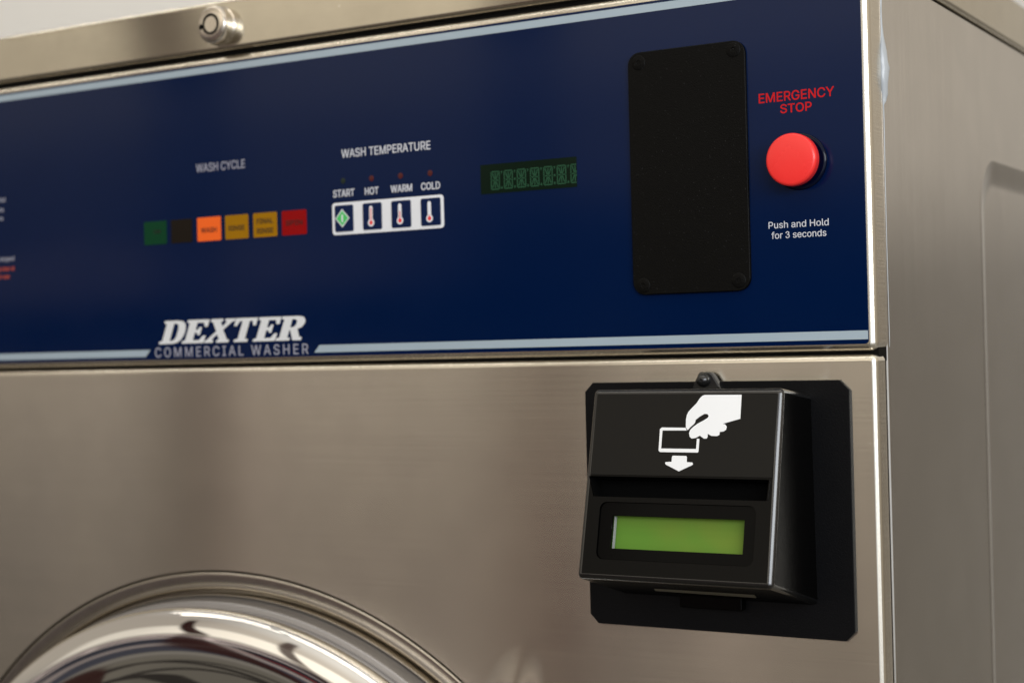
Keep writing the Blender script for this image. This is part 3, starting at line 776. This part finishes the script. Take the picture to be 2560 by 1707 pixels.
text('WASH CYCLE', -386.3, -351.1, 101.6, 106.2, PRINT_DIM, fascia, FY, .06)
text('WASH TEMPERATURE', -285.1, -228.7, 101.7, 106.0, PRINT, fascia, FY, .06)
text('START', -291.2, -277.4, 81.1, 84.8, PRINT, fascia, FY, .10)
text('HOT', -270.4, -261.9, 81.1, 84.7, PRINT, fascia, FY, .10)
text('WARM', -253.9, -240.7, 81.1, 84.7, PRINT, fascia, FY, .10)
text('COLD', -234.9, -223.4, 81.1, 84.7, PRINT, fascia, FY, .10)
text('EMERGENCY', -48.7, -13.0, 107.7, 111.9, REDP, fascia, FY, .09)
text('STOP', -38.4, -23.6, 102.2, 106.1, REDP, fascia, FY, .10)
text('Push and Hold', -45.5, -17.0, 50.2, 53.2, PRINT, fascia, FY, .03)
text('for 3 seconds', -44.2, -18.2, 45.5, 48.5, PRINT, fascia, FY, .03)
text('COMMERCIAL WASHER', -420.4, -310.5, -1.8, 3.7, PRINT_DIM, fascia, FY, .05, track=150)
for s, x1, z0, z1, m in (('load the drum and shut', -539.1, 95.4, 98.1, PRINT_DIM), ('then measure the', -540.9, 89.3, 91.9, PRINT_DIM),
                         ('soap and press one', -541.6, 84.1, 86.7, PRINT_DIM), ('until it has stopped', -532.9, 59.2, 61.9, PRINT_DIM),
                         ('do not open the door at', -532.9, 53.2, 55.8, ORANGEP), ('any time in use', -537.3, 48.5, 51.1, ORANGEP)):
    text(s, x1 - 1.45 * len(s), x1, z0, z1, m, fascia, FY, .05)

# the slanted slab-serif name
LET = {
    'D': (.86, [[(0, 0), (0, .10), (.1, .12), (.1, .88), (0, .9), (0, 1), (.5, 1), (.7, .96), (.82, .84), (.87, .66), (.88, .5), (.86, .32), (.80, .16), (.68, .04), (.5, 0)],
                [(.38, .12), (.38, .88), (.47, .88), (.56, .82), (.6, .66), (.6, .34), (.56, .18), (.47, .12)]]),
    'E': (.82, [[(0, 0), (0, .10), (.1, .12), (.1, .88), (0, .9), (0, 1), (.8, 1), (.8, .70), (.70, .70), (.63, .88), (.38, .88), (.38, .57), (.47, .57), (.51, .68), (.59, .68),
                 (.59, .35), (.51, .35), (.47, .45), (.38, .45), (.38, .12), (.62, .12), (.72, .31), (.82, .31), (.80, 0)]]),
    'X': (1.0, [[(0, 0), (0, .10), (.08, .12), (.37, .48), (.13, .88), (.04, .90), (.04, 1), (.52, 1), (.52, .9), (.44, .88), (.56, .67), (.70, .88), (.62, .9), (.62, 1), (1.0, 1),
                 (1.0, .9), (.91, .88), (.62, .54), (.88, .12), (.97, .10), (.97, 0), (.48, 0), (.48, .10), (.57, .12), (.43, .36), (.25, .12), (.34, .10), (.34, 0)]]),
    'T': (.88, [[(.16, 0), (.16, .10), (.29, .12), (.29, .88), (.18, .88), (.10, .68), (0, .68), (0, 1), (.86, 1), (.86, .68), (.76, .68), (.69, .88), (.57, .88), (.57, .12), (.70, .10), (.70, 0)]]),
    'R': (.92, [[(0, 0), (0, .10), (.1, .12), (.1, .88), (0, .9), (0, 1), (.58, 1), (.76, .96), (.85, .84), (.86, .70), (.80, .55), (.66, .47), (.80, .14), (.90, .12), (.90, 0), (.60, 0),
                 (.42, .42), (.38, .42), (.38, .12), (.48, .10), (.48, 0)], [(.38, .54), (.38, .88), (.49, .88), (.57, .82), (.58, .66), (.52, .56), (.47, .54)]]),
}
lp_letters = []
HZ0, HH, SH = 5.75, 13.0, .40
for ch, xa, xb in (('D', -417.4, -400.6), ('E', -400.2, -384.0), ('X', -383.6, -365.6), ('T', -365.0, -349.4), ('E', -348.6, -333.0), ('R', -332.6, -314.9)):
    wd, lo = LET[ch]
    lp_letters.append([[(xa + x / wd * (xb - xa) + y * HH * SH, HZ0 + y * HH) for x, y in l_] for l_ in lo])
put('lettering', letters_mesh(lp_letters, flat_map(FY), .12, .05), LOGO, fascia, 'large white slanted slab serif name', smooth=False)

# cycle lamps
for k, (xa, xb, col, nm, words) in enumerate((
        (-426.5, -409.4, (.001, .045, .016), 'dark green', (('ON', .55, 2.0),)),
        (-406.0, -390.2, (.010, .0065, .004), 'dark brown', ()),
        (-386.4, -369.3, (.80, .12, .016), 'bright orange', (('WASH', .46, 2.6),)),
        (-366.1, -349.7, (.34, .155, .001), 'amber', (('RINSE', .46, 2.6),)),
        (-346.1, -329.6, (.34, .155, .001), 'amber', (('FINAL', .66, 2.6), ('RINSE', .26, 2.6))),
        (-326.2, -309.4, (.27, .001, .002), 'dark red', (('SPIN', .5, 2.6),)))):
    bm = bmesh.new()
    slab(bm, rrect(xa, xb, 62.7, 76.0, .6, 3), flat_map(FY), .25, bev=.08)
    lm = simple('cycle_lamp_' + nm.replace(' ', '_'), col, .22, var=.10, spec=.16)
    if nm == 'bright orange':
        b_ = lm.node_tree.nodes['Principled BSDF']
        b_.inputs['Emission Color'].default_value = (1.0, .16, .02, 1)
        b_.inputs['Emission Strength'].default_value = .10
    cl = put('cycle_lamp', bm, lm, washer, nm + ' square lamp')
    dim = simple('cycle_word_' + nm.replace(' ', '_'), tuple(v * .22 for v in col), .3)
    for wd, f, hh in words:
        xm, hw = (xa + xb) / 2 + (1.5 if wd == 'ON' else 0), (5.6 if wd != 'ON' else 2.4)
        zz = 62.7 + 13.3 * f - hh * .5
        text(wd, xm - hw, xm + hw, zz, zz + hh, dim, cl, FY - .26, .12)

# keypad
bm = bmesh.new()
slab(bm, rrect(-292.0, -221.4, 60.9, 78.0, 1.8), flat_map(FY), .30, bev=.12)
pad = put('keypad', bm, WHITE, washer)
KY = FY - .30
ks = [(-290.2, -278.1), (-271.9, -259.8), (-253.6, -241.4), (-235.2, -223.1)]
for k, (xa, xb) in enumerate(ks):
    bm = bmesh.new()
    slab(bm, rrect(xa, xb, 62.5, 76.6, 1.0, 4), flat_map(KY), .45, bev=.3, seg=3)
    ky = KY - .45
    xm = (xa + xb) / 2 + .25
    if k == 0:
        xm = -285.1
        slab(bm, [(xm - 4.6, 69.6), (xm, 64.8), (xm + 4.6, 69.6), (xm, 74.5)], flat_map(ky), .05, mi=1)
        slab(bm, [(xm - 3.9, 69.6), (xm, 65.6), (xm + 3.9, 69.6), (xm, 73.7)], flat_map(ky - .05), .05, mi=2)
        slab(bm, rrect(xm - .45, xm + .45, 67.6, 71.6, .3, 3), flat_map(ky - .1), .04, mi=1)
    else:
        xm -= .9
        stem = [(xm + 1.05 * math.cos(a), 74.0 + 1.05 * math.sin(a)) for a in [math.pi * j / 8 for j in range(9)]]
        bulb = [(xm + 2.0 * math.cos(a), 66.2 + 2.0 * math.sin(a)) for a in [math.radians(122 + (418 - 122) * j / 20) for j in range(21)]]
        slab(bm, stem + bulb, flat_map(ky), .05, mi=1)
        slab(bm, [(xm + 1.15 * math.cos(2 * math.pi * j / 18), 66.2 + 1.15 * math.sin(2 * math.pi * j / 18)) for j in range(18)], flat_map(ky - .05), .06, mi=3)
        topz = (74.0, 71.2, 68.0)[k - 1]
        slab(bm, [(xm - .55, 67.5), (xm + .55, 67.5), (xm + .55, topz), (xm - .55, topz)], flat_map(ky - .05), .04, mi=4)
    put('key', bm, [KEYBLUE, WHITE, GREENP, REDBULB, PINKP], pad,
        ('navy key with a green diamond', 'navy key with a full thermometer', 'navy key with a half full thermometer', 'navy key with a nearly empty thermometer')[k])
for k, x in enumerate((-284.5, -266.1, -247.7, -229.3)):
    bm = bmesh.new()
    lathe(bm, x, 89.45, [(1.55, FY + .02), (1.5, FY - .12), (0, FY - .2)], n=20)
    put('indicator_lamp', bm, simple('lamp_green' if k == 0 else 'lamp_red', (.001, .012, .005) if k == 0 else (.07, .002, .003), .3), washer,
        'dark green lamp' if k == 0 else 'dark red lamp')

# segment display
bm = bmesh.new()
slab(bm, rrect(-198.9, -143.9, 76.3, 91.1, .4, 3), flat_map(FY), .12)
disp = put('display', bm, VFD_BG, washer)


def bar(a, b, w_):
    a, b = Vector(a), Vector(b)
    d = (b - a).normalized() * .12
    n_ = Vector((-d.y, d.x)).normalized() * w_ * .5
    a, b = a + d, b - d
    return [tuple(a + n_), tuple(a - n_), tuple(b - n_), tuple(b + n_)]


for k in range(7):
    bm = bmesh.new()
    x0, x1, z0, z1 = -192.6 + 7.58 * k, -187.9 + 7.58 * k, 78.4 + .03 * k, 87.2 + .03 * k
    xm, zm = (x0 + x1) / 2, (z0 + z1) / 2
    q = .42
    segs = [((x0, z1), (x1, z1)), ((x0, z0), (x1, z0)), ((x0, zm), (x0, z1)), ((x0, z0), (x0, zm)), ((x1, zm), (x1, z1)), ((x1, z0), (x1, zm)),
            ((x0 + q, zm), (xm - .1, zm)), ((xm + .1, zm), (x1 - q, zm)), ((xm, zm + .35), (xm, z1 - .5)), ((xm, z0 + .5), (xm, zm - .35)),
            ((x0 + .7, z1 - .6), (xm - .45, zm + .5)), ((x1 - .7, z1 - .6), (xm + .45, zm + .5)), ((x0 + .7, z0 + .6), (xm - .45, zm - .5)), ((x1 - .7, z0 + .6), (xm + .45, zm - .5))]
    clip = -144.0
    for a, b in segs:
        if max(a[0], b[0]) > clip:
            if min(a[0], b[0]) >= clip - .3:
                continue
            t = (clip - a[0]) / (b[0] - a[0])
            c_ = (clip, a[1] + t * (b[1] - a[1]))
            a, b = (a, c_) if a[0] < b[0] else (c_, b)
        slab(bm, bar(a, b, .62), flat_map(FY - .12), .04)
    xd = x1 + 1.35
    if k < 6:
        slab(bm, [(xd - .55, z0), (xd + .55, z0), (xd + .3, z0 + 1.2), (xd - .3, z0 + 1.2)], flat_map(FY - .12), .04)
        slab(bm, [(xd - .5, z1), (xd, z1 - 1.6), (xd + .5, z1)], flat_map(FY - .12), .04)
        if k in (1, 4):
            slab(bm, [(xd + .55 * math.cos(a), zm + .6 * math.sin(a)) for a in [2 * math.pi * j / 10 for j in range(10)]], flat_map(FY - .12), .04)
    put('digit', bm, VFD, disp, smooth=False)

# blank black cover
bm = bmesh.new()
slab(bm, rrect(-114.2, -54.4, 22.4, 137.6, 6.2, 8), flat_map(FY), 1.7, bev=.45, seg=3)
cover = put('cover_plate', bm, BLACK, washer)
for x, z in ((-108.4, 132.5), (-60.0, 133.3), (-108.7, 26.8), (-60.1, 27.2)):
    bm = bmesh.new()
    lathe(bm, x, z, [(3.5, FY - 1.6), (3.5, FY - 1.78), (3.15, FY - 2.02), (1.2, FY - 2.05), (1.0, FY - 1.8), (0, FY - 1.8)], n=32)
    put('screw', bm, BLACK, cover)

# emergency button
EX, EZ = -29.8, 79.6
bm = bmesh.new()
lathe(bm, EX, EZ, [(8.6, FY - 1), (8.6, FY - 6.6), (11.3, FY - 6.8), (11.8, FY - 7.4), (11.85, FY - 10.6), (11.7, FY - 11.4), (11.2, FY - 12.0), (10.4, FY - 12.3), (7, FY - 12.55), (0, FY - 12.7)], n=72)
btn = put('emergency_button', bm, ESTOP, washer, angle=60)
bm = bmesh.new()
lathe(bm, EX, EZ, [(12.9, FY + .05), (12.8, FY - .5), (12.4, FY - 1.0), (11.4, FY - 1.2), (8.6, FY - 1.2)], n=72)
put('collar', bm, COLLAR, btn, angle=60)

# sealant in the seam between panel and side
bm = bmesh.new()
prof = [(166, .55, .3), (156, .75, .35), (146, .6, .3), (140, .7, .35), (135.5, 1.5, .5), (132, 2.2, .8), (128.5, 2.6, 1.15), (124, 3.3, 1.45), (120.5, 3.5, 1.7), (117, 3.1, 1.5), (113, 2.7, 1.35),
        (109, 2.1, 1.05), (106, 1.5, .8), (104, .5, .3), (98, .45, .2), (70, .4, .18), (40, .35, .18), (0, .3, .15), (-5, .2, .1)]
prev = None
for i, (z, ry, rx) in enumerate(prof):
    yc = 18.3 + .35 * math.sin(i * 1.9) + (.6 if 105 < z < 134 else 0)
    ring = [bm.verts.new(P(3.4 + 1.7 * rx * math.cos(a) * (1 + .12 * math.sin(i * 2.3 + 3 * a)), yc + ry * math.sin(a) * (1 + .10 * math.sin(i * 1.7 + 2 * a)), z)) for a in [2 * math.pi * k / 16 for k in range(16)]]
    if prev:
        for k in range(16):
            bm.faces.new([prev[k], prev[(k + 1) % 16], ring[(k + 1) % 16], ring[k]])
    prev = ring
put('sealant', bm, CAULK, washer, 'pale blob of sealant in the seam', angle=80)

# ================================================================== card reader
reader = thing('card_reader', P(-75.3, 0, -135),
               'black card reader with green screen and white hand symbol, bolted to the steel front', 'card reader')


def chamfer(x0, x1, z0, z1, c):
    return [(x0 + c, z0), (x1 - c, z0), (x1, z0 + c), (x1, z1 - c), (x1 - c, z1), (x0 + c, z1), (x0, z1 - c), (x0, z0 + c)]


bm = bmesh.new()
slab(bm, chamfer(-141.8, -8.9, -135.4, -19.0, 4.4), flat_map(-.05), 2.0, bev=.5, seg=2)
mplate = put('mounting_plate', bm, PLATE, reader, angle=30)
bm = bmesh.new()
slab(bm, [(-84.0, -23), (-68.6, -23), (-69.9, -20.6), (-73.0, -15.6), (-74.6, -14.5), (-79.2, -14.5), (-80.2, -15.4)], flat_map(-2.0), 3.6, bev=.8, seg=3)
tab = put('bracket', bm, SCREWB, reader, angle=30)
bm = bmesh.new()
lathe(bm, -77.3, -18.3, [(3.3, -5.5), (3.25, -6.3), (2.9, -7.4), (2.2, -8.3), (1.2, -8.8), (.8, -8.85), (.7, -8.2), (0, -8.2)], n=32)
put('screw', bm, SCREWB, tab, angle=50)

# sloping front plane of the housing
NRM = Vector((0, -78.8, 19.0)).normalized()
fy = lambda z: -31.0 + (z + 22.2) * (19.0 / 78.8)


def FM(x, z, d):
    return P(x + NRM.x * d, fy(z) + NRM.y * d, z + NRM.z * d)


def housing_bm():
    bm = bmesh.new()
    cx = -75.3
    front = [bm.verts.new(P(cx + s * hw, fy(z), z)) for s, hw, z in ((-1, 47.0, -106.0), (1, 47.0, -106.0), (1, 46.4, -21.4), (-1, 46.4, -21.4))]
    back = [bm.verts.new(P(cx + s * hw, -1.9, z)) for s, hw, z in ((-1, 49.2, -120.0), (1, 49.2, -120.0), (1, 48.4, -25.2), (-1, 48.4, -25.2))]
    bm.faces.new(front)
    bm.faces.new(back[::-1])
    for i in range(4):
        bm.faces.new([front[i], front[(i + 1) % 4], back[(i + 1) % 4], back[i]])
    bmesh.ops.recalc_face_normals(bm, faces=bm.faces)
    es = [e for e in bm.edges if not all(v in back for v in e.verts)]
    r = bmesh.ops.bevel(bm, geom=es, offset=2.3 * MM, segments=5, profile=.5, affect='EDGES')
    for f in r['faces']:
        f.material_index = 1
    return bm


hm = mesh_of(housing_bm(), 'housing', [ABS, ABS_EDGE], smooth=False)
hob = bpy.data.objects.new('housing_raw', hm)
COL.objects.link(hob)
cutters = []
SLOT = [(-120.4, -60.6), (-32.7, -60.6), (-33.2, -69.6), (-117.2, -69.7)]
for pts, d in ((SLOT, 12.0), (rrect(-113.4, -37.6, -97.2, -71.9, 3.4, 6), 7.5)):
    bm = bmesh.new()
    slab(bm, pts, FM, d + 8, base=-d)
    bmesh.ops.recalc_face_normals(bm, faces=bm.faces)
    me = bpy.data.meshes.new('cut')
    bm.to_mesh(me)
    bm.free()
    co = bpy.data.objects.new('cut', me)
    COL.objects.link(co)
    cutters.append(co)
    md = hob.modifiers.new('cut', 'BOOLEAN')
    md.operation, md.solver, md.object = 'DIFFERENCE', 'EXACT', co
dg = bpy.context.evaluated_depsgraph_get()
hm2 = bpy.data.meshes.new_from_object(hob.evaluated_get(dg))
for o in cutters + [hob]:
    bpy.data.objects.remove(o)
hm2.name = 'housing'
hm2.polygons.foreach_set('use_smooth', [True] * len(hm2.polygons))
hm2.set_sharp_from_angle(angle=math.radians(28))
housing = link('housing', hm2, reader)
flat_normals(housing)


def open_box(pts, d, inset=.12):
    """lining of a pocket: walls and floor, open at the front"""
    bm = bmesh.new()
    n = len(pts)
    cx, cz = sum(p[0] for p in pts) / n, sum(p[1] for p in pts) / n
    pp = [(x + (inset if x < cx else -inset), z + (inset if z < cz else -inset)) for x, z in pts]
    a = [bm.verts.new(FM(x, z, -.35)) for x, z in pp]
    b = [bm.verts.new(FM(x, z, -d)) for x, z in pp]
    for i in range(n):
        bm.faces.new([a[i], a[(i + 1) % n], b[(i + 1) % n], b[i]])
    bm.faces.new(b)
    return bm


put('card_slot', open_box(SLOT, 11.5), PIT, reader, smooth=False)  # very dark lining paints in the shade inside the slot
# slim light-catching edge at the slot's right end
bm = bmesh.new()
slab(bm, [(-32.5, -61.0), (-31.7, -61.4), (-32.3, -69.0), (-33.0, -69.4)], FM, .35, bev=.15, seg=2)
put('slot_edge', bm, ABS, reader)

# overlay with the symbol
bm = bmesh.new()
slab(bm, [(-119.5, -60.0), (-31.2, -59.8), (-30.9, -24.0), (-119.5, -23.6)], FM, .30, bev=.12)
overlay = put('overlay', bm, STICKER, reader)
HAND = [(-65.52, -24.28), (-47.8, -24.33), (-47.68, -34.77), (-55.91, -36.94), (-54.73, -37.12), (-53.84, -38.18), (-54.06, -39.52), (-55.14, -40.26), (-57.0, -40.48), (-57.04, -41.76), (-58.07, -42.3), (-60.84, -42.22), (-62.7, -41.34), (-62.63, -42.68), (-63.03, -43.43), (-64.34, -43.44), (-65.55, -42.7), (-66.41, -42.17), (-68.3, -43.17), (-70.26, -43.48), (-71.32, -42.59), (-71.71, -41.1), (-71.23, -39.6), (-69.69, -38.18), (-67.82, -36.89), (-65.28, -35.6), (-63.24, -34.4), (-62.76, -33.5), (-63.54, -32.72), (-64.86, -32.6), (-67.23, -33.89), (-68.94, -35.24), (-69.17, -36.44), (-69.77, -37.22), (-71.17, -38.4), (-72.47, -39.87), (-73.47, -38.62), (-73.71, -35.25), (-73.42, -33.14), (-72.71, -31.64), (-71.03, -29.83), (-69.18, -28.03), (-67.71, -25.78), (-66.64, -24.73)]
CARD = [(-73.62, -38.74), (-85.19, -38.66), (-86.14, -39.37), (-86.0, -48.88), (-85.27, -49.53), (-66.81, -49.56), (-66.52, -49.11), (-66.49, -43.6), (-67.69, -43.46), (-67.75, -47.99), (-84.83, -47.96), (-84.84, -39.99), (-72.9, -39.93)]
ARROW = [(-78.77, -51.04), (-72.29, -51.11), (-71.92, -51.55), (-71.8, -53.78), (-69.09, -53.89), (-68.7, -54.63), (-69.16, -55.08), (-75.31, -57.85), (-81.95, -54.98), (-82.41, -54.24), (-82.04, -53.87), (-79.21, -53.74), (-79.17, -51.5)]
SYM = lambda x, z, d: FM(x, z, d + .30)
HANDW = simple('bright_white_print', (.86, .87, .88), .35)
for nm, pts in (('hand_symbol', HAND), ('card_symbol', CARD), ('arrow_symbol', ARROW)):
    put(nm, outline_mesh([pts], SYM, .08), HANDW, overlay, smooth=False)

# display window: recessed gloss frame with an opening, screen behind
outer = rrect(-113.2, -37.8, -97.0, -72.1, 3.2, 6)
inner = [(-107.1, -92.2), (-43.0, -92.2), (-43.0, -77.7), (-107.1, -77.7)]
win = put('display_window', outline_mesh([outer, inner], lambda x, z, d: FM(x, z, d - 2.4), 1.5), GLOSSB, reader, smooth=False)
bm = bmesh.new()
slab(bm, [(-109, -94), (-40, -94), (-40, -76), (-109, -76)], FM, 1.0, base=-6.2)
put('screen', bm, LCDG, win, smooth=False)
bm = bmesh.new()
slab(bm, [(-107.0, -92.0), (-106.5, -92.0), (-106.5, -77.9), (-107.0, -77.9)], FM, 1.6, base=-4.6)
put('screen_edge', bm, simple('clear_edge', (.35, .36, .36), .15), win, smooth=False)

# exit strip under the housing and the small catch on the plate
bm = bmesh.new()
pts = [(-94.0, -30.3, -110.9), (-45.9, -28.0, -111.6), (-48.7, -18.5, -114.7), (-97.4, -20.5, -114.0)]
nn = Vector((0, -15.5, -48.0)).normalized()
lo = [bm.verts.new(P(x, y, z) - nn * MM * .6) for x, y, z in pts]
hi = [bm.verts.new(P(x, y, z) + nn * MM * .9) for x, y, z in pts]
bm.faces.new(hi)
bm.faces.new(lo[::-1])
for i in range(4):
    bm.faces.new([lo[i], lo[(i + 1) % 4], hi[(i + 1) % 4], hi[i]])
put('exit_strip', bm, STRIPSLIT, reader, smooth=False)
bm = bmesh.new()
rounded_box(bm, -92, -60.6, -7, -1.5, -124.2, -112, .8, seg=2)
put('catch', bm, ABS, reader)
